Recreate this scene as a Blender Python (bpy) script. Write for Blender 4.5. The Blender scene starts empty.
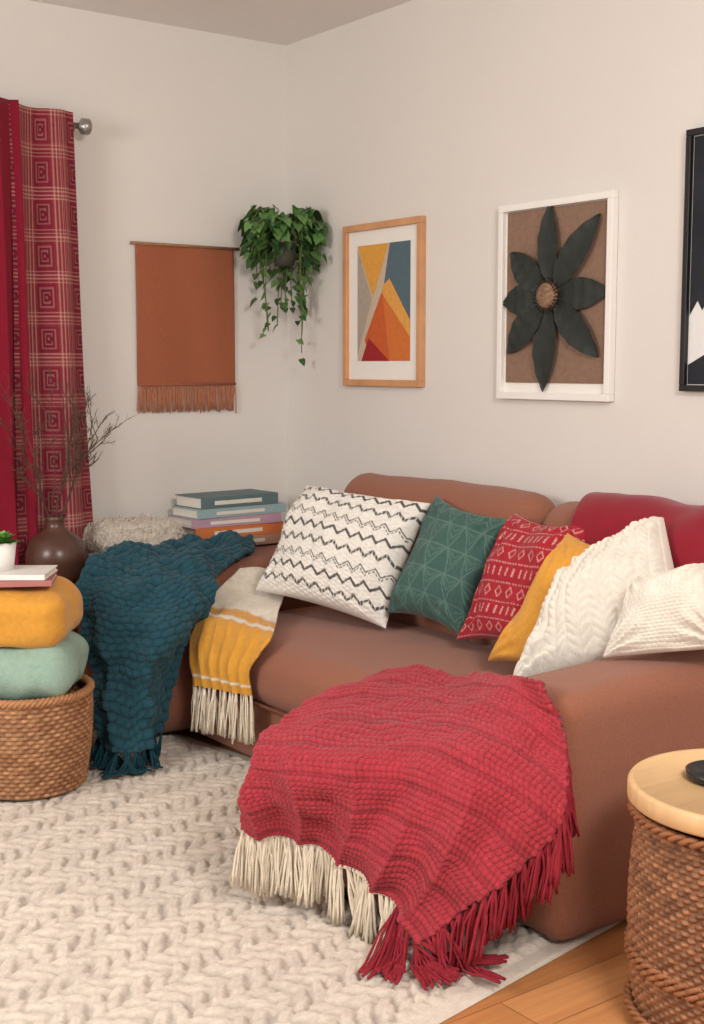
import bpy, math, random
import numpy as np
from mathutils import Vector, Matrix, noise
random.seed(4); rng=np.random.default_rng(7)
scn=bpy.context.scene
V=Vector
# ---------------------------------------------------------------- camera
f=1283; H=1.35
yaw=math.radians(36.6); pitch=math.atan(147/1283)
F0=V((math.sin(yaw),math.cos(yaw),0)); R=V((math.cos(yaw),-math.sin(yaw),0))
C=V((-3.0024,-4.4969,H))
F=(F0*math.cos(pitch)-V((0,0,1))*math.sin(pitch)); U=F0*math.sin(pitch)+V((0,0,1))*math.cos(pitch)
cam=bpy.data.cameras.new('camera'); co=bpy.data.objects.new('camera',cam); scn.collection.objects.link(co)
co.matrix_world=Matrix(((R.x,U.x,-F.x,C.x),(R.y,U.y,-F.y,C.y),(R.z,U.z,-F.z,C.z),(0,0,0,1)))
cam.sensor_fit='HORIZONTAL'; cam.sensor_width=36; cam.lens=f/704*36
scn.camera=co
scn.view_settings.view_transform='Standard'
# ---------------------------------------------------------------- helpers
def lin(c):
    c=np.asarray(c,float)/255.0
    return np.where(c<=0.04045,c/12.92,((c+0.055)/1.055)**2.4)
def L4(c): return tuple(float(x) for x in lin(c))+(1.0,)
MATS={}
def mat(name,rgb=None,rough=.85,var=.12,vscale=8,bump=.3,bscale=300,bdist=.002,vcol=False,sheen=0,metal=0,weave=0,stretch=None):
    if name in MATS: return MATS[name]
    m=bpy.data.materials.new(name); m.use_nodes=True; nt=m.node_tree; N=nt.nodes; K=nt.links
    b=N['Principled BSDF']; b.inputs['Roughness'].default_value=rough; b.inputs['Metallic'].default_value=metal
    if rough>.7: b.inputs['Specular IOR Level'].default_value=.2
    if sheen:
        b.inputs['Sheen Weight'].default_value=sheen; b.inputs['Sheen Roughness'].default_value=.5
    tc=N.new('ShaderNodeTexCoord'); src=tc.outputs['Object']
    if stretch:
        mp=N.new('ShaderNodeMapping'); mp.inputs['Scale'].default_value=stretch; K.new(src,mp.inputs['Vector']); src=mp.outputs[0]
    n=N.new('ShaderNodeTexNoise'); n.inputs['Scale'].default_value=vscale; n.inputs['Detail'].default_value=5; K.new(src,n.inputs['Vector'])
    mr=N.new('ShaderNodeMapRange'); mr.inputs['From Min'].default_value=.3; mr.inputs['From Max'].default_value=.7
    mr.inputs['To Min'].default_value=1-var; mr.inputs['To Max'].default_value=1+var; K.new(n.outputs['Fac'],mr.inputs['Value'])
    mx=N.new('ShaderNodeMix'); mx.data_type='RGBA'; mx.blend_type='MULTIPLY'; mx.inputs['Factor'].default_value=1
    if vcol:
        a=N.new('ShaderNodeVertexColor'); a.layer_name='Col'; K.new(a.outputs['Color'],mx.inputs[6])
    else: mx.inputs[6].default_value=L4(rgb)
    cb=N.new('ShaderNodeCombineColor')
    for i in range(3): K.new(mr.outputs[0],cb.inputs[i])
    K.new(cb.outputs[0],mx.inputs[7]); K.new(mx.outputs[2],b.inputs['Base Color'])
    if bump:
        n2=N.new('ShaderNodeTexNoise'); n2.inputs['Scale'].default_value=bscale; n2.inputs['Detail'].default_value=3; K.new(src,n2.inputs['Vector'])
        bp=N.new('ShaderNodeBump'); bp.inputs['Strength'].default_value=bump; bp.inputs['Distance'].default_value=bdist
        K.new(n2.outputs['Fac'],bp.inputs['Height']); K.new(bp.outputs[0],b.inputs['Normal'])
    MATS[name]=m; return m
def meshobj(name,verts,faces,m=None,cols=None,smooth=True):
    me=bpy.data.meshes.new(name)
    v=np.asarray(verts,float)
    me.from_pydata(v.tolist(),[],faces if isinstance(faces,list) else faces.tolist())
    if cols is not None:
        a=me.color_attributes.new('Col','FLOAT_COLOR','POINT')
        c=np.ones((len(v),4)); c[:,:3]=cols; a.data.foreach_set('color',c.ravel())
    if smooth: me.polygons.foreach_set('use_smooth',[True]*len(me.polygons))
    me.update(); o=bpy.data.objects.new(name,me); scn.collection.objects.link(o)
    if m: me.materials.append(m)
    return o
def group(name,parts,loc=(0,0,0)):
    e=bpy.data.objects.new(name,None); e.empty_display_size=.1; scn.collection.objects.link(e); e.location=loc
    for p in parts:
        p.parent=e; p.matrix_parent_inverse=Matrix.Translation(-V(loc))
    return e
def gridfaces(h,w,wrapw=False,off=0):
    i=np.arange(h-1)[:,None]; j=np.arange(w if wrapw else w-1)[None,:]; j2=(j+1)%w
    a=i*w+j; b=i*w+j2; c=(i+1)*w+j2; d=(i+1)*w+j
    return np.stack([a,b,c,d],-1).reshape(-1,4)+off
def gridmesh(name,P,m=None,cols=None,thick=0,wrapw=False):
    h,w,_=P.shape
    o=meshobj(name,P.reshape(-1,3),gridfaces(h,w,wrapw),m,None if cols is None else cols.reshape(-1,3))
    if thick:
        s=o.modifiers.new('solid','SOLIDIFY'); s.thickness=thick; s.offset=0
    return o
def box(name,a,b,m,bevel=0,seg=2):
    x0,y0,z0=a;x1,y1,z1=b
    v=[(x0,y0,z0),(x1,y0,z0),(x1,y1,z0),(x0,y1,z0),(x0,y0,z1),(x1,y0,z1),(x1,y1,z1),(x0,y1,z1)]
    o=meshobj(name,v,[(0,3,2,1),(4,5,6,7),(0,1,5,4),(1,2,6,5),(2,3,7,6),(3,0,4,7)],m,smooth=False)
    if bevel:
        q=o.modifiers.new('bev','BEVEL'); q.width=bevel; q.segments=seg
    return o
def rbox(name,a,b,r,m,puff=(0,0,0),n=22,wr=0.0,wsc=6,xf=None,seed=0):
    a=np.array(a,float);b=np.array(b,float);c=(a+b)/2;hs=(b-a)/2
    r=min(r,hs.min()*.999)
    s=np.linspace(-1,1,n); t=np.sign(s)*(1-(1-np.abs(s))**1.7)
    vs=[];fs=[];off=0
    for ax in range(3):
        for sg in (-1,1):
            A,B=np.meshgrid(t,t,indexing='ij'); P=np.zeros((n,n,3)); P[...,ax]=sg
            o1,o2=[(1,2),(2,0),(0,1)][ax]
            P[...,o1]=A; P[...,o2]=B
            vs.append(P.reshape(-1,3)); g=gridfaces(n,n,off=off)
            fs.append(g if sg>0 else g[:,::-1]); off+=n*n
    u=np.concatenate(vs); F_=np.concatenate(fs)
    p=u*hs; q=np.clip(p,-(hs-r),hs-r); d=p-q; l=np.linalg.norm(d,axis=1,keepdims=True); l[l==0]=1
    p=q+d/l*r
    un=p/hs
    for ax in range(3):
        if puff[ax]:
            o=[i for i in range(3) if i!=ax]
            p[:,ax]+=np.sign(un[:,ax])*np.abs(un[:,ax])**1.5*puff[ax]*(1-un[:,o[0]]**2).clip(0)**.7*(1-un[:,o[1]]**2).clip(0)**.7
    if wr:
        for i in range(len(p)):
            w=noise.noise_vector(V(p[i]*wsc)+V((seed,0,0)))
            p[i]+=np.array(w)*wr
    if xf is not None: p=xf(p)
    p=p+c
    k={};idx=np.zeros(len(p),int);out=[]
    for i,row in enumerate(np.round(p,5)):
        key=tuple(row)
        if key not in k: k[key]=len(out); out.append(p[i])
        idx[i]=k[key]
    FF=[]
    for fc in idx[F_]:
        g=list(dict.fromkeys(fc.tolist()))
        if len(g)>2: FF.append(g)
    return meshobj(name,np.array(out),FF,m)
def crs(P,t):
    P=np.asarray(P,float); n=len(P)
    Q=np.concatenate([[2*P[0]-P[1]],P,[2*P[-1]-P[-2]]])
    i=np.clip(np.floor(t).astype(int),0,n-2); x=(t-i).reshape((-1,)+(1,)*(P.ndim-1))
    a,b,c,d=Q[i],Q[i+1],Q[i+2],Q[i+3]
    return .5*((2*b)+(c-a)*x+(2*a-5*b+4*c-d)*x**2+(3*b-a-3*c+d)*x**3)
def surf(ctrl,nv,nu):
    c=np.asarray(ctrl,float)
    a=crs(c,np.linspace(0,c.shape[0]-1,nv))
    b=crs(a.transpose(1,0,2),np.linspace(0,c.shape[1]-1,nu)).transpose(1,0,2)
    return b
def normals(P):
    du=np.gradient(P,axis=1); dv=np.gradient(P,axis=0)
    n=np.cross(du,dv); n/=np.linalg.norm(n,axis=2,keepdims=True)+1e-9
    toc=np.array(C)-P.reshape(-1,3).mean(0)
    if (n.reshape(-1,3)@toc).mean()<0: n=-n
    return n
def nz(P,sc,seed=0,amp=1):
    h,w,_=P.shape; out=np.zeros(h*w); Q=P.reshape(-1,3)*sc
    for i in range(h*w): out[i]=noise.noise(V((Q[i,0]+seed,Q[i,1],Q[i,2])))
    return out.reshape(h,w)*amp
def tubes(name,lines,rad,m,sides=5,cols=None):
    vs=[];fs=[];cc=[];off=0
    an=np.arange(sides)*2*math.pi/sides
    for li,pl in enumerate(lines):
        pl=np.asarray(pl,float); k=len(pl)
        T=np.gradient(pl,axis=0); T/=np.linalg.norm(T,axis=1,keepdims=True)+1e-9
        up=np.array([0.3,0.2,1.0]); 
        if abs(T[0]@up)/1.06>.9: up=np.array([1.0,.3,0])
        A=np.cross(T,up); A/=np.linalg.norm(A,axis=1,keepdims=True)+1e-9; B=np.cross(T,A)
        rr=rad[li] if isinstance(rad,list) else rad
        rr=np.ones(k)*rr if np.isscalar(rr) else np.asarray(rr)
        ring=pl[:,None,:]+rr[:,None,None]*(np.cos(an)[None,:,None]*A[:,None,:]+np.sin(an)[None,:,None]*B[:,None,:])
        vs.append(ring.reshape(-1,3)); fs+=gridfaces(k,sides,True,off).tolist()
        fs.append((off+np.arange(sides)).tolist()[::-1]); fs.append((off+(k-1)*sides+np.arange(sides)).tolist())
        if cols is not None: cc.append(np.tile(cols[li],(k*sides,1)))
        off+=k*sides
    return meshobj(name,np.concatenate(vs),fs,m,np.concatenate(cc) if cols is not None else None)
def lathe(name,prof,m,center=(0,0,0),n=48):
    prof=np.asarray(prof,float); a=np.arange(n)*2*math.pi/n
    P=np.zeros((len(prof),n,3)); P[...,0]=prof[:,:1]*np.cos(a)+center[0]; P[...,1]=prof[:,:1]*np.sin(a)+center[1]; P[...,2]=prof[:,1:2]+center[2]
    return gridmesh(name,P,m,wrapw=True)
def fringe(name,starts,length,m,spread=.006,rad=.003,per=3,drop=(0,0,-1),outw=(0,0,0),floorz=.012,jit=.25,leanv=.10,outs=None):
    lines=[]
    for si,s in enumerate(starts):
        s=np.array(s)
        lean=rng.normal(0,leanv,3); 
        Ln=length*(1+rng.normal(0,jit*.3))
        ow=np.array(outw) if outs is None else np.array(outs[si])
        for k in range(per):
            o=rng.normal(0,spread,3); d=np.array(drop)+lean+rng.normal(0,.045,3)+ow; d/=np.linalg.norm(d)
            pts=[]
            for i in range(6):
                t=i/5; p=s+d*Ln*t+o*min(1,t*2.5)+np.array([math.sin(t*5+k),math.cos(t*4+k*2),0])*.002
                if p[2]<floorz: p[2]=floorz+rng.random()*.006
                pts.append(p)
            lines.append(pts)
    return tubes(name,lines,rad,m,4)
# ---------------------------------------------------------------- room
M_wall=mat('wall_paint',(222,218,213),.9,.012,2,.08,120,.001)
M_ceil=mat('ceiling_paint',(232,230,228),.9,.01,2,0)
box('wall_back',(-5.5,0,-.1),(.1,.1,2.74),M_wall)
box('wall_right',(0,-6.5,-.1),(.1,0,2.74),M_wall)
box('ceiling',(-5.5,-6.5,2.64),(0,0,2.74),M_ceil)
m=bpy.data.materials.new('floor_wood'); m.use_nodes=True; N=m.node_tree.nodes; K=m.node_tree.links; b=N['Principled BSDF']
tc=N.new('ShaderNodeTexCoord'); br=N.new('ShaderNodeTexBrick'); br.inputs['Scale'].default_value=1
br.inputs['Brick Width'].default_value=1.2; br.inputs['Row Height'].default_value=.13; br.inputs['Mortar Size'].default_value=.0012
br.inputs['Color1'].default_value=L4((206,144,92)); br.inputs['Color2'].default_value=L4((190,128,78)); br.inputs['Mortar'].default_value=L4((130,84,50))
K.new(tc.outputs['Object'],br.inputs['Vector'])
mp=N.new('ShaderNodeMapping'); mp.inputs['Scale'].default_value=(2,30,2); K.new(tc.outputs['Object'],mp.inputs[0])
no=N.new('ShaderNodeTexNoise'); no.inputs['Scale'].default_value=2; no.inputs['Detail'].default_value=6; K.new(mp.outputs[0],no.inputs[0])
mx=N.new('ShaderNodeMix'); mx.data_type='RGBA'; mx.blend_type='OVERLAY'; mx.inputs[0].default_value=.35
K.new(br.outputs[0],mx.inputs[6]); K.new(no.outputs['Fac'],mx.inputs[7]); K.new(mx.outputs[2],b.inputs['Base Color']); b.inputs['Roughness'].default_value=.45
box('floor',(-5.5,-6.5,-.1),(0,0,0),m)
M_trim=mat('trim_white',(232,229,224),.6,.01,3,0)
box('baseboard_back',(-5.5,-.015,0),(-.015,0,.09),M_trim,.004)
box('baseboard_right',(-.015,-6.5,0),(0,-.0,.09),M_trim,.004)
# ---------------------------------------------------------------- rug (tufted leaf-like knots)
ang=math.radians(9.0)
ex=np.array([-math.cos(ang),-math.sin(ang)]); ey=np.array([-math.sin(ang),math.cos(ang)])
org=np.array([-1.0,-2.535])
x0,x1,y0,y1=-.55,2.7,0.0,2.3
step=.0045
us=np.arange(x0,x1,step); vs_=np.arange(y0,y1,step)
Ug,Vg=np.meshgrid(us,vs_)
crsP=np.stack([Ug[::6,::6],Vg[::6,::6],0*Ug[::6,::6]],-1)
def upn(sc,seed):
    b_=nz(crsP,sc,seed); r_=np.kron(b_,np.ones((6,6)))
    r_=r_[:Ug.shape[0],:Ug.shape[1]]
    k=np.ones(7)/7
    r_=np.apply_along_axis(lambda q:np.convolve(q,k,'same'),0,r_); r_=np.apply_along_axis(lambda q:np.convolve(q,k,'same'),1,r_)
    return r_
wb1=upn(7,1); wb2=upn(7,31); big=upn(2.0,3); med=upn(16,60)
def hsh(a,b_,s): 
    return np.abs(np.modf(np.sin(a*127.1+b_*311.7+s*74.7)*43758.5453)[0])
def rugh(u,v):
    u=u+.015*wb1; v=v+.015*wb2
    cu,cv=.052,.036
    iu=np.floor(u/cu); iv=np.floor(v/cv)
    H_=np.zeros_like(u); Sx=np.zeros_like(u)
    for di in (-1,0,1):
        for dj in (-1,0,1):
            ci=iu+di; cj=iv+dj
            ox=(ci+.5+.5*np.mod(cj,2)-.25+(hsh(ci,cj,1)-.5)*.3)*cu; oy=(cj+.5+(hsh(ci,cj,2)-.5)*.2)*cv
            an=np.where(np.mod(np.floor(cj/2),2)==0,.62,-.62)+(hsh(ci,cj,3)-.5)*.5
            a_=(u-ox)*np.cos(an)+(v-oy)*np.sin(an); b_=-(u-ox)*np.sin(an)+(v-oy)*np.cos(an)
            q=1-(a_/.037)**2-(b_/.0175)**2
            hh=np.sqrt(np.clip(q,0,1))*(.75+.3*hsh(ci,cj,4))
            upd=hh>H_
            Sx=np.where(upd,np.abs(np.sin(b_/.0050+a_*20)),Sx); H_=np.maximum(H_,hh)
    return H_,Sx
lobe,strand=rugh(Ug,Vg)
edge=np.minimum.reduce([Ug-x0,x1-Ug,Vg-y0,y1-Vg])
inn=np.clip((edge-.05)/.015,0,1)
hh=lobe*(.76+.24*strand)
Z=.006+inn*(.003+.015*hh+.005*np.clip(med,-.5,.5)+.0025*rng.random(Ug.shape))
Z=np.where(edge<.006,.002,Z)
P=np.zeros(Ug.shape+(3,)); P[...,0]=org[0]+Ug*ex[0]+Vg*ey[0]; P[...,1]=org[1]+Ug*ex[1]+Vg*ey[1]; P[...,2]=Z
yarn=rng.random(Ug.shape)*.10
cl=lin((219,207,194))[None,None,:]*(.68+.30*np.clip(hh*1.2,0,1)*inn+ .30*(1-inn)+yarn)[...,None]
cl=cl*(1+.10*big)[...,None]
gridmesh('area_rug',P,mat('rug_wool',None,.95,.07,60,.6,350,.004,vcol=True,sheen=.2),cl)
# ---------------------------------------------------------------- sofa
M_sofa=mat('sofa_fabric',(153,99,78),.9,.14,260,.8,420,.003,sheen=.15)
M_welt=mat('sofa_welt',(120,74,58),.9,.1,200,.3,400)
parts=[]
parts.append(rbox('base',(-.785,-2.30,.035),(-.06,-.5,.25),.03,M_sofa,puff=(.008,0,0)))
parts.append(rbox('seat_cushion',(-.83,-2.28,.25),(-.16,-.57,.455),.075,M_sofa,puff=(.02,0,.018),n=34,wr=.007,wsc=5))
parts.append(rbox('arm_near',(-.95,-2.535,.018),(-.06,-2.285,.605),.055,M_sofa,puff=(.012,.006,.014),n=30,wr=.004,wsc=5))
parts.append(rbox('arm_far',(-1.07,-.56,.035),(-.06,-.05,.635),.09,M_sofa,puff=(.01,.01,.005),n=30,wr=.004,wsc=5))
parts.append(rbox('back_frame',(-.14,-2.5,.1),(-.03,-.6,.84),.04,M_sofa))
def lean(p):
    p=p.copy(); p[:,0]-= -(p[:,2])*.12+.0; return p
parts.append(rbox('back_cushion_1',(-.235,-1.665,.43),(-.06,-.63,.945),.085,M_sofa,puff=(.03,0,.012),n=30,wr=.010,wsc=5,xf=lean))
parts.append(rbox('back_cushion_2',(-.235,-2.50,.43),(-.06,-1.665,.93),.085,M_sofa,puff=(.03,0,.008),n=30,wr=.010,wsc=5,xf=lean,seed=4))
parts.append(tubes('seat_welt',[[(-.836,y,.262) for y in np.linspace(-.64,-2.2,30)]],.006,M_welt,6))
for i,(x,y) in enumerate([(-.80,-2.40),(-.98,-.48),(-.15,-2.46),(-.15,-.15)]):
    parts.append(lathe('foot_%d'%i,[(0,0),(.02,0),(.025,.045),(0,.045)],mat('foot_wood',(50,32,24),.5,.1,20,0),(x,y,0),16))
group('sofa',parts,(-.5,-1.4,0))
group('ottoman',[rbox('ottoman_seat',(-1.21,-2.36,.05),(-.98,-1.93,.43),.06,M_sofa,puff=(0,0,.01))]+
 [lathe('ottoman_foot_%d'%i,[(0,.004),(.02,.004),(.024,.07),(0,.07)],MATS['foot_wood'],(x,y,.0),12) for i,(x,y) in enumerate([(-1.16,-2.3),(-1.02,-2.3),(-1.16,-1.99),(-1.02,-1.99)])],(-1.09,-2.14,0))
# ---------------------------------------------------------------- pillows
def pillow(name,cor,tf,tb,m,colfn=None,n=90,hfn=None,pinch=.07,wr=.006,seed=0,pw=.42):
    cor=[np.array(c,float) for c in cor]; TL,TR,BR,BL=cor
    s=np.linspace(-1,1,n); t=np.sin(s*math.pi/2)*.6+s*.4
    Uu,Vv=np.meshgrid(t,t)
    up=Uu*(1-pinch*(1-Vv**2)*np.abs(Uu)**2); vp=Vv*(1-pinch*(1-Uu**2)*np.abs(Vv)**2)
    a=(up+1)/2; bb=(vp+1)/2
    base=((1-a)*(1-bb))[...,None]*TL+(a*(1-bb))[...,None]*TR+(a*bb)[...,None]*BR+((1-a)*bb)[...,None]*BL
    nn=np.cross(TR-TL,BL-TL); nn/=np.linalg.norm(nn)
    if nn@(np.array(C)-base.mean((0,1)))<0: nn=-nn
    prof=((1-Uu**2).clip(0)*(1-Vv**2).clip(0))**pw
    w=nz(base,7,seed)*wr*2+nz(base,16,seed+5)*wr*.8
    rad=np.zeros_like(Uu)
    for cu,cv,q in ((-1,-1,0),(1,-1,2),(1,1,4),(-1,1,6)):
        du,dv=Uu-cu,Vv-cv; dist=np.hypot(du,dv); an=np.arctan2(dv,du)
        rad+=np.sin(an*14+q+seed)*np.exp(-((dist-.45)/.28)**2)
    w=w+rad*wr*.4
    w=w*np.clip(prof*2,0,1)
    h=tf*prof+w
    if hfn is not None: h=h+hfn((Uu+1)/2,(Vv+1)/2)*np.clip(prof*3,0,1)
    Pf=base+nn*h[...,None]; Pb=base-nn*(tb*prof)[...,None]
    vs=np.concatenate([Pf.reshape(-1,3),Pb.reshape(-1,3)]); fc=np.concatenate([gridfaces(n,n),gridfaces(n,n,off=n*n)[:,::-1]])
    cc=None
    if colfn is not None:
        c1=colfn((Uu+1)/2,(Vv+1)/2).reshape(-1,3); cc=np.concatenate([c1,c1])
    return meshobj(name,vs,fc,m,cc)
def tri(x): return 2*np.abs(x-np.floor(x+.5))
def mixc(mask,c0,c1):
    mask=np.clip(mask,0,1)[...,None]; return c0*(1-mask)+c1*mask
def sstep(x,w=.004): return np.clip(.5+x/w,0,1)
def c_zig(s,t):
    w=lin((236,232,225)); k=lin((44,42,44))
    t=t+.010*np.sin(s*7)
    rp=.118
    m=np.zeros_like(s)
    for j in range(-1,10):
        y=.04+j*rp+tri(s/.094+.5*(j%2))*.052
        if j%3==2:
            m=np.maximum(m,sstep(.006-np.abs(t-y),.006)); m=np.maximum(m,sstep(.006-np.abs(t-y-.024),.006)*sstep(tri(s/.02)-.35,.3))
        elif j%3==1:
            m=np.maximum(m,sstep(.0135-np.abs(t-y),.007)*sstep(tri(s/.0235)-.15,.3))
        else: m=np.maximum(m,sstep(.0125-np.abs(t-y),.007))
    m=m*sstep(.965-t,.01)*sstep(t-.03,.01)
    return mixc(m*.92,w,k)
def c_green(s,t):
    g=lin((66,98,92)); l=lin((122,148,138))
    i=np.floor(t/.2); fr=t/.2-i
    z=tri(s/.2+.5*(i%2))
    m=sstep(.045-np.abs(fr-z),.05)
    m=np.maximum(m,sstep(.035-np.abs(fr-z*.6),.05)*.7)
    m=np.maximum(m,sstep(.04-np.abs(fr-.0),.05))
    m=np.maximum(m,sstep(.035-np.abs(fr-z*.3),.05)*.5)
    return mixc(m*.55,g,l)
def c_red(s,t):
    g=lin((166,36,50)); l=lin((228,184,176))
    i=np.floor(t/.14); fr=t/.14-i; typ=i%2
    d=np.abs((s/.12)-np.floor(s/.12)-.5)
    dia=np.abs(d*2+np.abs(fr-.5)*2-.55)
    m=np.where(typ==0,sstep(.10-dia,.08),0)
    dash=(np.abs(fr-.5)<.24)&(np.abs((s/.07)-np.floor(s/.07)-.5)<.13)
    m=np.maximum(m,np.where((typ==1),dash*1.0,0))
    m=np.maximum(m,sstep(.035-np.abs(fr-.04),.03)*sstep(tri(s/.03)-.35,.1))
    return mixc(m*.6,g,l)
wv=lambda s,t:.0016*np.sin(t*230)*np.sin(s*230)
M_pv=mat('pillow_cotton',None,.9,.08,90,.6,380,.003,vcol=True,sheen=.15)
pillow('zigzag_throw_pillow',[(-.385,-.70,.92),(-.265,-1.25,.892),(-.43,-1.22,.485),(-.625,-.73,.565)],.11,.05,M_pv,c_zig,n=240,seed=1,wr=.011,
   hfn=lambda s,t:.0024*np.sin(t*190)*np.sin(s*90))
pillow('green_geometric_pillow',[(-.24,-1.25,.92),(-.235,-1.62,.875),(-.365,-1.55,.49),(-.45,-1.25,.545)],.10,.03,M_pv,c_green,n=200,seed=8,wr=.015,pinch=.14,hfn=wv)
pillow('red_patterned_pillow',[(-.25,-1.64,.895),(-.28,-2.02,.90),(-.41,-1.97,.512),(-.44,-1.585,.51)],.095,.03,M_pv,c_red,n=200,seed=15,wr=.015,pinch=.14,hfn=wv)
pillow('mustard_pillow',[(-.35,-1.955,.875),(-.32,-2.19,.836),(-.52,-2.15,.523),(-.55,-1.845,.51)],.075,.03,mat('mustard_cotton',(218,156,62),.9,.07,60,.6,250,.003,sheen=.2),None,n=80,seed=22,wr=.012)
def knit_h(s,t,p=.085,a=.010):
    ph=s/p; k=np.floor(ph); fr=ph-k
    q=(t+np.where(k%2==0,1,-1)*(fr-.5)*.07)/.055
    return a*np.sqrt(np.abs(np.sin(math.pi*fr)))*(.35+.65*np.sqrt(np.abs(np.sin(math.pi*q))))
def seed_h(s,t,p=.045,a=.007):
    k=np.floor(t/p); fr=t/p-k; q=s/(p*1.4)+.5*(k%2)+.15*np.sin(k*3)
    return a*np.sqrt(np.abs(np.sin(math.pi*fr))*np.abs(np.sin(math.pi*q)))
M_cream=mat('cream_knit',(228,222,211),.95,.06,60,.6,250,.003,sheen=.15)
pillow('cream_knit_pillow',[(-.435,-2.09,.80),(-.31,-2.265,.945),(-.405,-2.45,.66),(-.70,-2.095,.508)],.12,.03,M_cream,None,n=210,seed=30,hfn=lambda s,t:knit_h(s,t,.075,.010),wr=.018,pinch=.03)
pillow('cream_knit_pillow',[(-.515,-2.36,.81),(-.42,-2.52,.865),(-.48,-2.60,.675),(-.645,-2.365,.63)],.080,.03,M_cream,None,n=150,seed=37,hfn=lambda s,t:seed_h(s,t,.035,.004),wr=.022,pinch=.02,pw=.38)
pillow('grey_pillow',[(-.46,-2.475,.745),(-.35,-2.60,.76),(-.42,-2.60,.665),(-.53,-2.50,.655)],.03,.015,mat('grey_cotton',(176,176,184),.9,.05,30,.3,300,.002),None,n=60,seed=40)
# ---------------------------------------------------------------- throws
def knit_throw(name,ctrl,nv,nu,m,wamp,kamp,pu,pv,thick=.012,seed=0,wsc=7,colfn=None,style='cable',fold=0,nf=5):
    S=surf(np.array(ctrl,float)/100,nv,nu); n=normals(S)
    s=np.linspace(0,1,nu)[None,:]*np.ones((nv,1)); t=np.linspace(0,1,nv)[:,None]*np.ones((1,nu))
    h=nz(S,wsc,seed)*wamp+nz(S,wsc*2.3,seed+9)*wamp*.5
    if fold:
        fw=np.sin(2*math.pi*(nf*s+.30*np.sin(3*t+1)))
        h=h+fold*(1-2*np.abs(fw)**.7)*np.clip((t-.30)/.6,0,1)
    if style=='rib':
        k=t/pv+.35*np.sin(s*9)+.2*np.sin(s*23+t*5); fr=k-np.floor(k); kk=np.floor(k)
        q=s/pu+.5*(kk%2)+np.where(kk%2==0,1,-1)*(fr-.5)*.35
        st=np.sqrt(np.abs(np.sin(math.pi*q)))
        kn=np.sqrt(np.abs(np.sin(math.pi*fr)))*(.35+.65*st)
    elif style=='lace':
        # alternating plain rows and zig-zag rows of stitches
        k=t/pv+.3*np.sin(s*8)+.15*np.sin(s*21+t*5); fr=k-np.floor(k); kk=np.floor(k)
        sg=np.where((kk%6)<3,1,-1)
        q=s/pu+sg*(k)*.5
        st=np.sqrt(np.abs(np.sin(math.pi*q)))
        kn=np.sqrt(np.abs(np.sin(math.pi*fr)))*(.25+.75*st)
        kn=kn*(1-.35*((kk%6)==5))
    else:
        kn=.5*np.sin(2*math.pi*s/pu)*np.sin(2*math.pi*t/pv)
    S=S+n*(h+kn*kamp)[...,None]
    cols=None if colfn is None else colfn(s,t,kn)
    return gridmesh(name,S,m,cols,thick),S
M_red=mat('red_knit',None,.95,.12,60,.7,300,.003,sheen=.15,vcol=True)
M_redf=mat('red_yarn',(146,42,54),.95,.15,60,.2,300)
M_whf=mat('cream_yarn',(224,212,192),.95,.1,60,.2,300)
red=[[(-99,-178,49),(-80,-175,49),(-74,-192,51),(-88,-226,59),(-95,-248,64)],
     [(-123,-186,475/10),(-108,-194,49),(-99,-212,505/10),(-102,-240,55),(-98,-257,48)],
     [(-141,-197,43),(-133,-217,46),(-121,-232,475/10),(-116,-249,45),(-105,-260,34)],
     [(-143,-195,34),(-137,-213,34),(-128,-228,33),(-124,-243,31),(-117,-252,21)],
     [(-140,-189,22),(-132,-200,215/10),(-128,-214,18),(-124,-227,14),(-127,-240,7)]]
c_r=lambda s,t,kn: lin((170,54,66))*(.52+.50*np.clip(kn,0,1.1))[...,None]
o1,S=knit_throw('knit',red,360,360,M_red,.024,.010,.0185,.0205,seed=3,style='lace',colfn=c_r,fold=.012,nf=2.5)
NN=359
hs=[S[-1,int(i)]+np.array([0,0,0.002]) for i in np.linspace(2,288,30)]
hr=[S[int(i),-1] for i in np.linspace(76,328,23)]
hc=[S[-1,int(i)] for i in np.linspace(292,NN,9)]+[S[int(i),-1] for i in np.linspace(328,NN,6)]
outs=[(-1.1+2.1*k/14+rng.normal(0,.15),-.45+rng.normal(0,.22),0) for k in range(15)]
fr1=fringe('cream_fringe',hs,.145,M_whf,.006,.0036,9,leanv=.08)
fr2=fringe('red_fringe',hr,.125,M_redf,.0055,.0035,9,leanv=.12)
fr3=fringe('corner_fringe',hc,.21,M_redf,.008,.0036,10,outs=outs,floorz=.034)
cord=tubes('hem_cord',[S[-1,0:290:3]],.008,M_whf,6)
group('red_knit_throw',[o1,fr1,fr2,fr3,cord],(-1.1,-2.1,.3))
teal=[[(-77,-24,69),(-62,-21,69),(-46,-18,68),(-32,-20,68)],
      [(-103,-37,69),(-89,-44,68),(-71,-49,67),(-46,-45,66)],
      [(-119,-51,62),(-110,-62,62),(-95,-70,61),(-73,-63,61)],
      [(-120,-53,50),(-116,-70,50),(-101,-79,50),(-83,-73,52)],
      [(-118,-58,33),(-117,-70,33),(-109,-78,33),(-93,-71,36)],
      [(-120,-64,12),(-120,-75,10),(-114,-82,10),(-100,-74,12)]]
M_teal=mat('teal_knit',None,.95,.16,60,.7,300,.003,sheen=.12,vcol=True)
M_tealf=mat('teal_yarn',(28,66,78),.95,.14,50,.3,300)
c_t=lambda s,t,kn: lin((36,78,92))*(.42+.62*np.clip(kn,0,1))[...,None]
o1,S=knit_throw('knit',teal,330,220,M_teal,.042,.016,.064,.028,seed=11,wsc=8,thick=.014,colfn=c_t,fold=.018,nf=1.6,style='rib')
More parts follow.
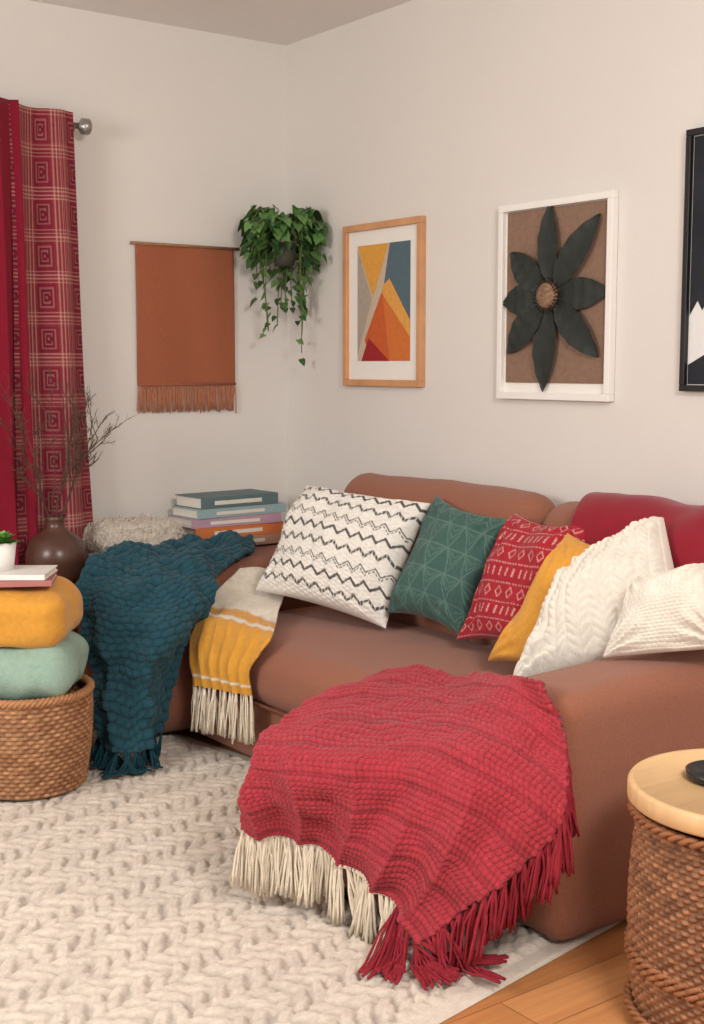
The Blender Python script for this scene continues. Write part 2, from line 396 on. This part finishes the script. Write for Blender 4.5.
fr=fringe('teal_fringe',[S[-1,int(i)] for i in np.linspace(1,218,20)],.14,M_tealf,.007,.0036,9,floorz=.034,leanv=.22)
group('teal_knit_throw',[o1,fr],(-1,-.6,.4))
yel=[[(-60,-58,62),(-50,-58,61),(-41.5,-60,55)],
     [(-66,-585/10,575/10),(-57,-63,555/10),(-47,-68,53)],
     [(-74,-61,525/10),(-68,-74,515/10),(-66,-92,51)],
     [(-84,-69,485/10),(-84,-92,49),(-83,-114,49)],
     [(-88,-71,37),(-885/10,-92,385/10),(-885/10,-110,39)],
     [(-88,-72,26),(-885/10,-92,285/10),(-88,-109,30)]]
def c_yel(s,t,kn):
    y=lin((218,156,58)); w=lin((228,220,205))
    m=sstep(.46-t,.02); m=np.maximum(m,sstep(.014-np.abs(t-.54),.01)); m=np.maximum(m,sstep(.008-np.abs(t-.93),.01))
    return mixc(m,y*np.ones(3),w)
o1,S=knit_throw('cloth',yel,190,130,mat('yellow_wool',None,.95,.07,50,.4,350,.002,vcol=True,sheen=.2),.012,.003,.03,.02,seed=20,colfn=c_yel,style='plain',thick=.008,fold=.006,nf=3)
fr=fringe('cream_fringe',[S[-1,int(i)] for i in np.linspace(1,128,18)],.15,M_whf,.005,.0032,7,floorz=.034,leanv=.05)
group('yellow_wool_throw',[o1,fr],(-.75,-.75,.4))
ys=np.array([-190,-204,-218,-234,-254])
prof=[(-3.0,80),(-4.0,915/10),(-12,96),(-21,96),(-29,90),(-31,80),(-305/10,70)]
cr=[[(x+.8*math.sin(j*1.7+i),y-(3 if i>3 else 0)*(j==0),z-(0.3*j)) for j,y in enumerate(ys)] for i,(x,z) in enumerate(prof)]
S=surf(np.array(cr)/100,110,90); n=normals(S)
S=S+n*(nz(S,8,50)*.014+.009)[...,None]
group('crimson_blanket',[gridmesh('blanket',S,mat('crimson_fleece',(138,24,42),.9,.06,30,.4,400,.002,sheen=.2),None,.008)],(-.2,-2.2,.9))
# ---------------------------------------------------------------- curtains
def curtain(name,xa_t,xb_t,xa_b,xb_b,yc,zt,zb,folds,amp,m,colfn=None,nu=150,nv=420,ph=0):
    s=np.linspace(0,1,nu)[None,:]; t=np.linspace(0,1,nv)[:,None]
    xa=xa_t+(xa_b-xa_t)*t**1.3; xb=xb_t+(xb_b-xb_t)*t**1.3
    x=xa+(xb-xa)*(s+.02*np.sin(s*folds*4*math.pi))
    y=yc-amp*np.sin(2*math.pi*folds*s+ph+.5*np.sin(3*t))*(.7+.4*t)-.006*np.sin(9*t+7*s)
    z=zt+(zb-zt)*t+0*s
    P=np.stack([x+0*t,y,z],-1)
    cols=None if colfn is None else colfn(s+0*t,t+0*s)
    return gridmesh(name,P,m,cols,.003)
def c_curt(s,t):
    base=lin((124,32,52)); cream=lin((188,142,128)); dk=lin((96,22,40))
    W=.40; Hh=2.2; x=(s-.50)*W; z=t*Hh
    cx=.20; cz=.145
    fx=(x/cx-np.floor(x/cx+.5)); fz=(z/cz-np.floor(z/cz)-.5)
    px=np.abs(fx)*cx; pz=np.abs(fz)*cz
    d=np.maximum(px,pz*1.0)
    col=base*np.ones(s.shape+(3,))
    vs1=((np.abs(px-.058)<.0026)|(np.abs(px-.072)<.0022)|(np.abs(px-.086)<.0018)|(np.abs(px-.094)<.0012)).astype(float)
    hs1=((np.abs(pz-.066)<.0022)|(np.abs(pz-.053)<.0016)).astype(float)
    thread=.35*((np.floor(x/.004)%2)*(px>.046))+.3*((np.floor(z/.006)%2)*(pz>.046))
    col=mixc(np.clip(vs1*.55+hs1*.5+thread*.35,0,1),col,cream)
    sq=((np.abs(d-.033)<.0032)|(np.abs(d-.018)<.003)|(d<.005))
    sq=sq&~((np.abs(d-.018)<.004)&(fx>0)&(np.abs(fz)<.06))
    col=mixc(((d<.037)*.5),col,dk)
    col=mixc(sq*.45*(.75+.25*np.sin(x*900)*np.sin(z*700)),col,cream)
    return col
M_cur=mat('curtain_pattern',None,.9,.07,60,.4,400,.002,vcol=True)
M_cur2=mat('curtain_plain',(126,20,42),.9,.05,20,.3,300,.002,sheen=.1)
pc=curtain('patterned_panel',-1.245,-.995,-1.27,-.915,-.135,2.245,.03,1.5,.026,M_cur,c_curt,nu=220,nv=900,ph=1)
pl=curtain('plain_panel',-1.75,-1.215,-1.75,-1.18,-.165,2.255,.03,5,.03,M_cur2,None,nu=160,nv=60)
M_met=mat('brushed_metal',(160,156,150),.35,.03,30,0,metal=.85)
rod=tubes('rod',[[(-2.9,-.1,2.205),(-.96,-.1,2.205)]],.011,M_met,16)
fin=tubes('finial',[[(-.965,-.1,2.205),(-.955,-.1,2.205),(-.95,-.1,2.205),(-.925,-.1,2.205),(-.92,-.1,2.205)]],[[.012,.016,.029,.029,.022]],M_met,24)
brk=tubes('bracket',[[(-.985,-.0,2.19),(-.985,-.1,2.19)]],.007,M_met,10)
group('curtain',[pc,pl,rod,fin,brk],(-1.2,-.1,1.2))
# ---------------------------------------------------------------- wall hanging
M_hang=mat('rust_linen',(158,94,68),.95,.05,80,.5,500,.002)
xs=np.linspace(-.70,-.262,60); zs=np.linspace(1.812,1.272,70)
X,Zg=np.meshgrid(xs,zs); Y=-.012-.003*np.sin(X*25+Zg*3)-.002*np.sin(Zg*9)
clo=gridmesh('cloth',np.stack([X,Y,Zg],-1),M_hang,None,.003)
dow=tubes('dowel',[[(-.722,-.016,1.812),(-.24,-.016,1.812)]],.006,mat('dowel_wood',(150,110,80),.6,.1,30,0),10)
lines=[]
for x in np.linspace(-.698,-.264,64):
    for k in range(2):
        dx=rng.normal(0,.003); lines.append([(x,-.013,1.275),(x+dx*.4,-.015,1.25),(x+dx,-.014,1.21),(x+dx*1.6,-.012,1.168+rng.normal(0,.004))])
fr=tubes('fringe',lines,.0022,mat('rust_fringe',(180,118,90),.95,.1,60,0),4)
kn=tubes('hem',[[(-.70,-.015,1.274),(-.262,-.015,1.274)]],.005,M_hang,6)
group('wall_hanging',[clo,dow,fr,kn],(-.48,-.01,1.5))
# ---------------------------------------------------------------- pictures on right wall
def flat(name,pts,m,xo,y0,y1,z1,z0):
    v=[(xo,y0+(y1-y0)*a,z1+(z0-z1)*b) for a,b in pts]
    return meshobj(name,v,[list(range(len(v)))],m,smooth=False)
def frame(prefix,y0,y1,z0,z1,w,d,m):
    return [box('frame_top',(-d,y1,z1-w),(-.001,y0,z1),m,.002),box('frame_bottom',(-d,y1,z0),(-.001,y0,z0+w),m,.002),
            box('frame_side_a',(-d,y0-w,z0+w),(-.001,y0,z1-w),m,.002),box('frame_side_b',(-d,y1,z0+w),(-.001,y1+w,z1-w),m,.002)]
M_mat=mat('white_mat_board',(236,233,228),.9,.01,20,0)
fy0,fy1=-.425,-.90
P_=frame('f',fy0,fy1,1.27,1.88,.025,.025,mat('oak_frame',(204,152,108),.5,.12,12,.1,80,stretch=(1,1,1)))
P_.append(box('mat_board',(-.010,fy1+.02,1.29),(-.001,fy0-.02,1.865),M_mat))
ay0,ay1,az1,az0=-.505,-.825,1.80,1.365
def ap(n,pts,c,l): P_.append(flat(n,pts,mat('print_'+n,c,.9,.06,60,0),-.0105-.0004*l,ay0,ay1,az1,az0))
ap('beige',[(0,0),(1,0),(1,1),(0,1)],(196,178,158),0)
ap('yellow',[(0,0),(.60,0),(.30,.45)],(216,158,72),1)
ap('slate',[(.62,0),(1,0),(1,.72),(.50,.38)],(88,108,118),1)
ap('taupe',[(0,.02),(.28,.46),(0,.95)],(170,158,146),2)
ap('orange',[(.48,.40),(1,.76),(1,1),(.55,1),(.18,.78)],(206,116,60),2)
ap('gold',[(.48,.36),(.62,.30),(1,.66),(1,.80),(.48,.42)],(218,160,84),3)
ap('rust',[(.48,.40),(.62,1),(.30,1),(.14,.82)],(196,96,54),3)
ap('red',[(0.08,1),(.22,.80),(.62,1)],(156,44,48),4)
group('framed_geometric_print',P_,(0,-.66,1.58))
P_=frame('f',-1.305,-1.805,1.238,1.872,.022,.028,mat('white_frame',(238,236,232),.5,.01,20,0))
P_.append(box('mat_board',(-.010,-1.795,1.25),(-.001,-1.315,1.86),M_mat))
P_.append(box('kraft_board',(-.013,-1.782,1.292),(-.0102,-1.335,1.848),mat('kraft_paper',(136,110,94),.9,.08,60,.2,300)))
M_pet=mat('black_petal',(34,42,38),.6,.2,30,.4,120,.002)
cy,cz=-1.54,1.57
tips=[(-1,-90),(48,-73),(57,-1),(49,60),(-5,94),(-42,56),(-48,5),(-40,-45)]
for i,(dx,dy) in enumerate(tips):
    hx,hz=dx*.00445,-dy*.00325; L=math.hypot(hx,hz); ca,sa=hx/L,hz/L
    r0=.035; n_=24; vs=[];fs=[]
    wd=.050 if i!=0 else .045
    for k in range(n_+1):
        t=k/n_; w=wd*math.sin(math.pi*min(1,t**.85))**.75*(1 if t<.98 else .2); rr=r0+(L-r0)*t
        if k==n_: w=0.0005
        for jj,q in enumerate((-1,-.55,0,.55,1)):
            a=rr; b_=q*w; yy=a*ca-b_*sa; zz=a*sa+b_*ca
            depth=-.022-.010*math.sin(math.pi*t)+(.008*(1-abs(q)) if jj!=2 else .0055)*1.0+.002*math.sin(t*30)*abs(q)-.003*(i%2)
            vs.append((depth,cy-yy,cz+zz))
    for k in range(n_):
        for jj in range(4):
            a=k*5+jj; fs.append((a,a+1,a+6,a+5))
    P_.append(meshobj('petal_%d'%i,vs,fs,M_pet))
bm=lathe('seed_head',[(0,.018),(.02,.017),(.036,.010),(.044,0),(.044,-.006),(0,-.006)],mat('seed_head_brown',(140,112,90),.9,.4,90,.9,160,.006),(0,0,0),32)
bm.rotation_euler=(0,-math.pi/2,0); bm.location=(-.034,cy,cz)
P_.append(bm)
rl=[]
for k in range(26):
    a=k/26*2*math.pi; rl.append([(-.036,cy-.034*math.cos(a),cz+.034*math.sin(a)),(-.043,cy-.046*math.cos(a+.15),cz+.046*math.sin(a+.15)),(-.036,cy-.056*math.cos(a+.2),cz+.056*math.sin(a+.2))])
P_.append(tubes('seed_ring',rl,.0022,mat('seed_ring_dark',(58,46,38),.8,.1,20,0),4))
group('framed_flower_artwork',P_,(0,-1.55,1.56))
P_=frame('f',-2.070,-2.66,1.275,2.01,.018,.025,mat('black_frame',(22,22,24),.4,.05,20,0))
P_.append(box('backing',(-.010,-2.65,1.285),(-.001,-2.08,2.0),mat('print_white',(226,226,226),.9,.02,20,0)))
pts=[(0,0),(1,0),(1,.45),(.85,.58),(.7,.50),(.5,.66),(.36,.56),(.22,.68),(.14,.63),(.08,.70),(.05,.66),(0,.72)]
P_.append(flat('dark_sky',pts,mat('print_charcoal',(44,46,52),.9,.2,10,0),-.0108,-2.09,-2.64,1.99,1.295))
pts=[(0,.92),(.1,.88),(.25,.93),(.5,.86),(.8,.94),(1,.9),(1,1),(0,1)]
P_.append(flat('ground',pts,MATS['print_charcoal'],-.0109,-2.09,-2.64,1.99,1.295))
group('framed_monochrome_print',P_,(0,-2.3,1.6))
# ---------------------------------------------------------------- hanging plant
def leafmesh(L,W,fold=.25,heart=True):
    prof=[(0,0.02),(.04,.35),(.18,.5),(.38,.46),(.6,.33),(.8,.16),(1,0)] if heart else [(0,.1),(.25,.4),(.5,.5),(.8,.3),(1,0)]
    vs=[];n=len(prof)
    for t,w in prof:
        bend=-.18*t*t*L
        back=-.10*L if (heart and t in(.04,)) else 0
        vs+=[(t*L+back*.8,-w*W,w*W*fold+bend),(t*L,0,bend),(t*L+back*.8,w*W,w*W*fold+bend)]
    fs=[]
    for k in range(n-1):
        a=k*3; fs+=[(a,a+1,a+4,a+3),(a+1,a+2,a+5,a+4)]
    return np.array(vs),fs
PC=np.array([-.145,-.20,1.79])
vsA=[];fsA=[];ccA=[];off=0;vines=[]
def addleaf(p,d,L,col,roll=0,heart=True):
    global off
    lv,lf=leafmesh(L,L*.85,heart=heart)
    d=V(d).normalized(); up=V((0,0,1)); sx=d.cross(up)
    if sx.length<.1: sx=V((1,0,0))
    sx.normalize(); zx=sx.cross(d).normalized()
    Mx=np.array([list(d),list(sx),list(zx)]); Rr=np.array(Matrix.Rotation(roll,3,d))
    w=(lv@Mx)@Rr.T+np.array(p)
    vsA.append(w); fsA.extend([[i+off for i in q] for q in lf]); ccA.append(np.tile(col,(len(w),1))); off+=len(w)
greens=[lin(c) for c in [(74,112,58),(58,92,48),(104,142,80),(46,74,40),(90,130,68)]]
for k in range(56):
    a=rng.random()*2*math.pi; r1=.045+.09*rng.random()**.7
    trail=k<15
    if trail: drop=.22+.27*rng.random(); r1=.05+.045*rng.random()
    else: drop=.03+.14*rng.random()
    h0=.07+.08*rng.random()
    pts=[]
    for i in range(14):
        t=i/13
        rr=.045+(r1-.03)*min(1,t*2.2)**.8
        z=PC[2]+.025+h0*math.sin(min(1,t*2.2)*math.pi*.7)-(drop*max(0,(t-.3)/.7)**1.1)*1.05
        sh=1-.25*max(0,t-.5)*2*trail
        px=PC[0]+rr*math.cos(a)*sh+.014*math.sin(6*t+k); py=PC[1]+rr*math.sin(a)*sh+.014*math.cos(5*t+k)
        px=min(px,-.02); py=min(py,-.02)
        pts.append((px,py,z))
    vines.append(pts)
    for i in range(2,14):
        for q in range(2 if i<8 else 1):
            aa=a+rng.normal(0,.9); d=(math.cos(aa),math.sin(aa),-.45-rng.random()*.8)
            L=(.036+.020*rng.random())*(1 if i<11 else .75)
            p=np.array(pts[i])+rng.normal(0,.010,3); 
            e=p+np.array(d)/np.linalg.norm(d)*L
            if e[0]>-.01 or e[1]>-.01: d=(-abs(d[0]),-abs(d[1]),d[2])
            addleaf(p,d,L,greens[rng.integers(5)],rng.normal(0,.5))
lv=meshobj('leaves',np.concatenate(vsA),fsA,mat('pothos_leaf',None,.42,.12,40,.1,60,vcol=True),np.concatenate(ccA))
vn=tubes('vines',vines,.0022,mat('vine_stem',(92,110,52),.7,.1,30,0),5)
pot=lathe('pot',[(0,-.05),(.040,-.05),(.055,.045),(.050,.045),(.045,.02),(0,.02)],mat('pot_dark',(70,72,60),.7,.05,30,0),PC,28)
hook=tubes('wall_bracket',[[(0,-.2,1.85),(-.05,-.2,1.85),(-.085,-.2,1.84)],[(PC[0]+.058*math.cos(a),PC[1]+.058*math.sin(a),1.83) for a in np.linspace(0,2*math.pi,24)]],.004,MATS['brushed_metal'],8)
group('hanging_pothos_plant',[lv,vn,pot,hook],tuple(PC))
# ---------------------------------------------------------------- wicker helper
def weave(name,prof_r,z0,z1,rows,stakes,amp,m,center,colA,colB,nth=6,nz_=6):
    nt=stakes*nth; nzv=rows*nz_+1
    th=np.arange(nt)*2*math.pi/nt; zz=np.linspace(0,1,nzv)
    T,Zz=np.meshgrid(th,zz)
    row=np.minimum(np.floor(Zz*rows),rows-1); fr=Zz*rows-row
    over=np.cos(stakes/2*T+math.pi*row)
    bul=np.sqrt(np.clip(np.sin(math.pi*fr),0,1))
    r=prof_r(Zz)+amp*over*bul+amp*.8*bul
    P=np.stack([center[0]+r*np.cos(T),center[1]+r*np.sin(T),center[2]+z0+(z1-z0)*Zz],-1)
    rv=rng.random((rows,stakes)); seg=(np.floor(T/(2*math.pi)*stakes/2+ .25+.5*(row%2))).astype(int)%stakes
    mixv=rv[row.astype(int),seg]
    col=colA+(colB-colA)*mixv[...,None]
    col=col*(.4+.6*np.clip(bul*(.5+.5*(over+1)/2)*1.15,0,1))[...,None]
    return gridmesh(name,P,m,col,wrapw=True)
M_wick=mat('wicker',None,.6,.15,60,.3,200,.002,vcol=True,stretch=(1,1,4))
bc=(-1.465,-.70,.03)
pf=lambda z:.175+.026*np.sin(z*math.pi*.6)
bk=weave('weave',pf,0,.30,22,76,.0038,M_wick,bc,lin((160,108,72)),lin((196,144,102)))
rims=[]
for q in range(3):
    a=np.linspace(0,2*math.pi,180); ph=a*26+q*2*math.pi/3
    rr=.199+.008*np.cos(ph); rims.append(np.stack([bc[0]+rr*np.cos(a),bc[1]+rr*np.sin(a),bc[2]+.305+.008*np.sin(ph)],-1))
rim=tubes('rim',rims,.0075,mat('wicker_rim',(180,128,86),.6,.15,40,.2,200),7)
bot=lathe('bottom',[(0,.004),(.173,.004),(.173,.012),(0,.012)],MATS['wicker_rim'],bc,40)
group('wicker_basket',[bk,rim,bot],bc)
def rot(p,a=.64):
    c,s=math.cos(a),math.sin(a); q=p.copy(); q[:,0]=p[:,0]*c+p[:,1]*s; q[:,1]=-p[:,0]*s+p[:,1]*c; return q
M_mint=mat('mint_cotton',(150,178,164),.9,.07,60,.7,160,.004,sheen=.1)
M_must=MATS['mustard_cotton']
rbox('mint_cushion',(-1.66,-.87,.335),(-1.29,-.52,.495),.07,M_mint,puff=(.0,.0,.010),n=36,wr=.013,wsc=11,xf=rot)
rbox('mustard_cushion',(-1.665,-.87,.498),(-1.305,-.52,.668),.065,M_must,puff=(0,0,.010),n=36,wr=.016,wsc=9,xf=rot,seed=9)
def book(name,cx,cy,z,w,d,h,a,cover,pages=(232,226,214)):
    mc=mat('cover_%d_%d_%d'%cover,cover,.6,.05,30,0); mpg=mat('book_pages',pages,.9,.08,8,.3,10,stretch=(3,3,300))
    o=[box(name+'_pages',(-w/2+.006,-d/2+.006,.003),(w/2-.004,d/2-.006,h-.003),mpg),
       box(name+'_cover_a',(-w/2,-d/2,0),(w/2,d/2,.003),mc,.001),box(name+'_cover_b',(-w/2,-d/2,h-.003),(w/2,d/2,h),mc,.001),
       box(name+'_spine',(-w/2,-d/2-.002,0),(w/2,-d/2+.004,h),mc,.0015)]
    for q in o:
        q.rotation_euler=(0,0,a); q.location=(cx,cy,z)
    return o
ps=[]
ps+=book('bottom',-1.525,-.745,.688,.27,.20,.018,-.5,(176,112,106)); ps+=book('top',-1.52,-.74,.707,.25,.19,.017,-.62,(236,234,230))
group('small_book_stack',ps,(-1.51,-.74,.69))
sc=(-1.54,-.72,.725)
pt=lathe('pot',[(0,0),(.036,0),(.046,.085),(.041,.085),(.038,.07),(0,.07)],mat('white_ceramic',(236,234,230),.35,.01,20,0),sc,32)
vsA=[];fsA=[];ccA=[];off=0
for ring,(nl,el,L) in enumerate([(9,.35,.06),(8,.8,.055),(6,1.2,.05)]):
    for k in range(nl):
        a=k/nl*2*math.pi+ring*.4; d=(math.cos(a)*math.cos(el),math.sin(a)*math.cos(el),math.sin(el))
        addleaf(np.array(sc)+np.array([0,0,.075]),d,L,lin([(70,120,50),(92,146,66),(110,164,80)][ring]),0,False)
sl=meshobj('leaves',np.concatenate(vsA),fsA,MATS['pothos_leaf'],np.concatenate(ccA))
group('potted_succulent',[pt,sl],sc)
vc=(-1.175,-.29,.575)
M_dw=mat('walnut',(96,60,40),.5,.15,12,.1,80)
group('plant_stand',[lathe('top',[(0,-.02),(.085,-.02),(.09,-.01),(.085,0),(0,0)],M_dw,vc,40)]+
  [tubes('leg_%d'%k,[[(vc[0]+.06*math.cos(a),vc[1]+.06*math.sin(a),.555),(vc[0]+.075*math.cos(a),vc[1]+.075*math.sin(a),.0)]],.011,M_dw,10) for k,a in enumerate((.6,2.2,3.9,5.3))],(vc[0],vc[1],0))
vz=lathe('vase_body',[(0,.001),(.055,.001),(.085,.03),(.106,.085),(.106,.12),(.09,.165),(.058,.19),(.034,.208),(.032,.235),(.042,.25),(.036,.248),(.028,.23),(.03,.2),(0,.19)],mat('brown_glaze',(84,56,46),.3,.15,14,.1,40),vc,56)
br_=[];rd=[]
def branch(p,d,L,r,dep):
    pts=[p];q=V(p);dd_=V(d).normalized();n_=8
    for i in range(n_):
        dd_=(dd_+V(rng.normal(0,.09,3).tolist())+V((0,0,.02))).normalized(); q=q+dd_*(L/n_)
        if q.y>-.20: q.y=-.20
        pts.append(tuple(q))
        if dep<3 and i>=2 and rng.random()<(.8 if dep<2 else .6):
            nd=(dd_+V((rng.normal(0,.45),rng.normal(0,.3),rng.normal(.15,.3)))).normalized()
            branch(tuple(q),nd,L*(.26+.2*rng.random()),r*.65,dep+1)
    br_.append(pts); rd.append(np.linspace(r,r*.5,len(pts)))
top=(vc[0],vc[1],vc[2]+.2)
for d,L in [((.30,-.1,1),.36),((.48,-.15,1),.34),((-.3,-.2,1),.38),((-.1,-.1,1),.40),((-.6,-.3,.9),.36),((.12,-.1,1),.34),((-.45,0,.9),.33),((.38,-.25,1),.34),((.05,-.2,1),.40)]:
    branch(top,d,L,.0030,0)
tw=tubes('branches',br_,rd,mat('dry_branch',(92,74,64),.9,.2,30,0),4)
group('vase_with_dry_branches',[vz,tw],vc)
# ---------------------------------------------------------------- fluffy cushion + books on far arm
o=rbox('cushion_body',(-1.00,-.35,.645),(-.68,-.09,.765),.056,mat('fluffy_cream',(206,196,184),.95,.1,60,.8,150,.01),puff=(0,0,.02),n=26,wr=.01,wsc=12)
me=o.data; tf=[]
for v in me.vertices:
    if v.co.z>.66:
        for k in range(3):
            nn=np.array(v.normal)+rng.normal(0,.6,3); p=np.array(v.co)+rng.normal(0,.005,3); tf.append([p,p+nn*.013,p+nn*.021+np.array([0,0,-.004])])
fl=tubes('fluff',tf,.0018,mat('fluff_fibre',(216,207,196),.95,.14,90,0),3)
group('fluffy_cushion',[o,fl],(-.84,-.23,.65))
ps=[];z=.648
bks=[(.43,.205,.040,(176,140,116),-.02),(.41,.20,.042,(212,120,66),.02),(.40,.20,.036,(186,150,168),-.02),(.41,.20,.036,(150,176,180),.02),(.36,.19,.044,(92,116,120),.05)]
for i,(w,d,h,c,a) in enumerate(bks):
    bx=-.39-.010*(i%3)
    ps+=book('book_%d'%i,bx,-.165,z,w,d,h,a,c); 
    t=box('title_%d'%i,(-.12,-d/2-.0028,h*.3),(.10,-d/2-.002,h*.65),mat('title_ink',(226,220,208),.8,.02,20,0)); t.rotation_euler=(0,0,a); t.location=(bx,-.165,z); ps.append(t)
    z+=h+.0005
group('book_stack',ps,(-.41,-.165,.65))
# ---------------------------------------------------------------- wicker side table
tc_=(-.845,-2.955,0)
pf=lambda z:.220+.016*np.sin(z*math.pi)
w1=weave('weave_body',pf,.02,.45,40,104,.004,M_wick,tc_,lin((124,80,52)),lin((174,120,82)))
bands=[]
for zz in (.03,.14,.155,.445):
    a=np.linspace(0,2*math.pi,160); 
    for q in range(2):
        ph=a*30+q*math.pi; rr=.236+.006*np.cos(ph); bands.append(np.stack([tc_[0]+rr*np.cos(a),tc_[1]+rr*np.sin(a),zz+.006*np.sin(ph)],-1))
bd=tubes('bands',bands,.006,mat('wicker_dark',(150,98,62),.6,.2,40,.2,200),6)
tp=lathe('wood_top',[(0,.464),(.242,.464),(.248,.470),(.248,.500),(.244,.506),(.234,.506),(.232,.502),(0,.502)],mat('light_wood',(222,184,136),.45,.10,3,.05,60,stretch=(1,14,1)),tc_,72)
group('wicker_side_table',[w1,bd,tp],tc_)
group('black_tray',[lathe('dish',[(0,0),(.062,0),(.072,.008),(.074,.02),(.068,.022),(.06,.01),(0,.008)],mat('black_ceramic',(30,30,32),.35,.05,20,0),(-.866,-2.897,.5025),48),
  lathe('candle_tin',[(0,.008),(.034,.008),(.036,.012),(.036,.045),(.032,.048),(0,.046)],MATS['black_ceramic'],(-.855,-2.905,.5025),36)],(-.866,-2.897,.5))
# ---------------------------------------------------------------- light
w=bpy.data.worlds.new('world'); scn.world=w; w.use_nodes=True
w.node_tree.nodes['Background'].inputs[1].default_value=.58
w.node_tree.nodes['Background'].inputs[0].default_value=(1,.98,.95,1)
def area(name,loc,tgt,sx,sy,e,c):
    l=bpy.data.lights.new(name,'AREA'); l.shape='RECTANGLE'; l.size=sx; l.size_y=sy; l.energy=e; l.color=c
    o=bpy.data.objects.new(name,l); scn.collection.objects.link(o); o.location=loc
    o.rotation_euler=(V(tgt)-V(loc)).to_track_quat('-Z','Y').to_euler()
area('assumed_left_fill',(-4.0,-1.9,1.9),(-1.3,-1.7,.0),1.0,.9,54,(1,.965,.91))  # unseen area lamp added for assumed daylight from the left; no window is modelled
area('camera_side_fill',(-1.9,-4.6,2.5),(-1.3,-.9,.6),.8,.8,84,(1,.95,.88))  # unseen fill light added above the camera side, brightens towards the back wall
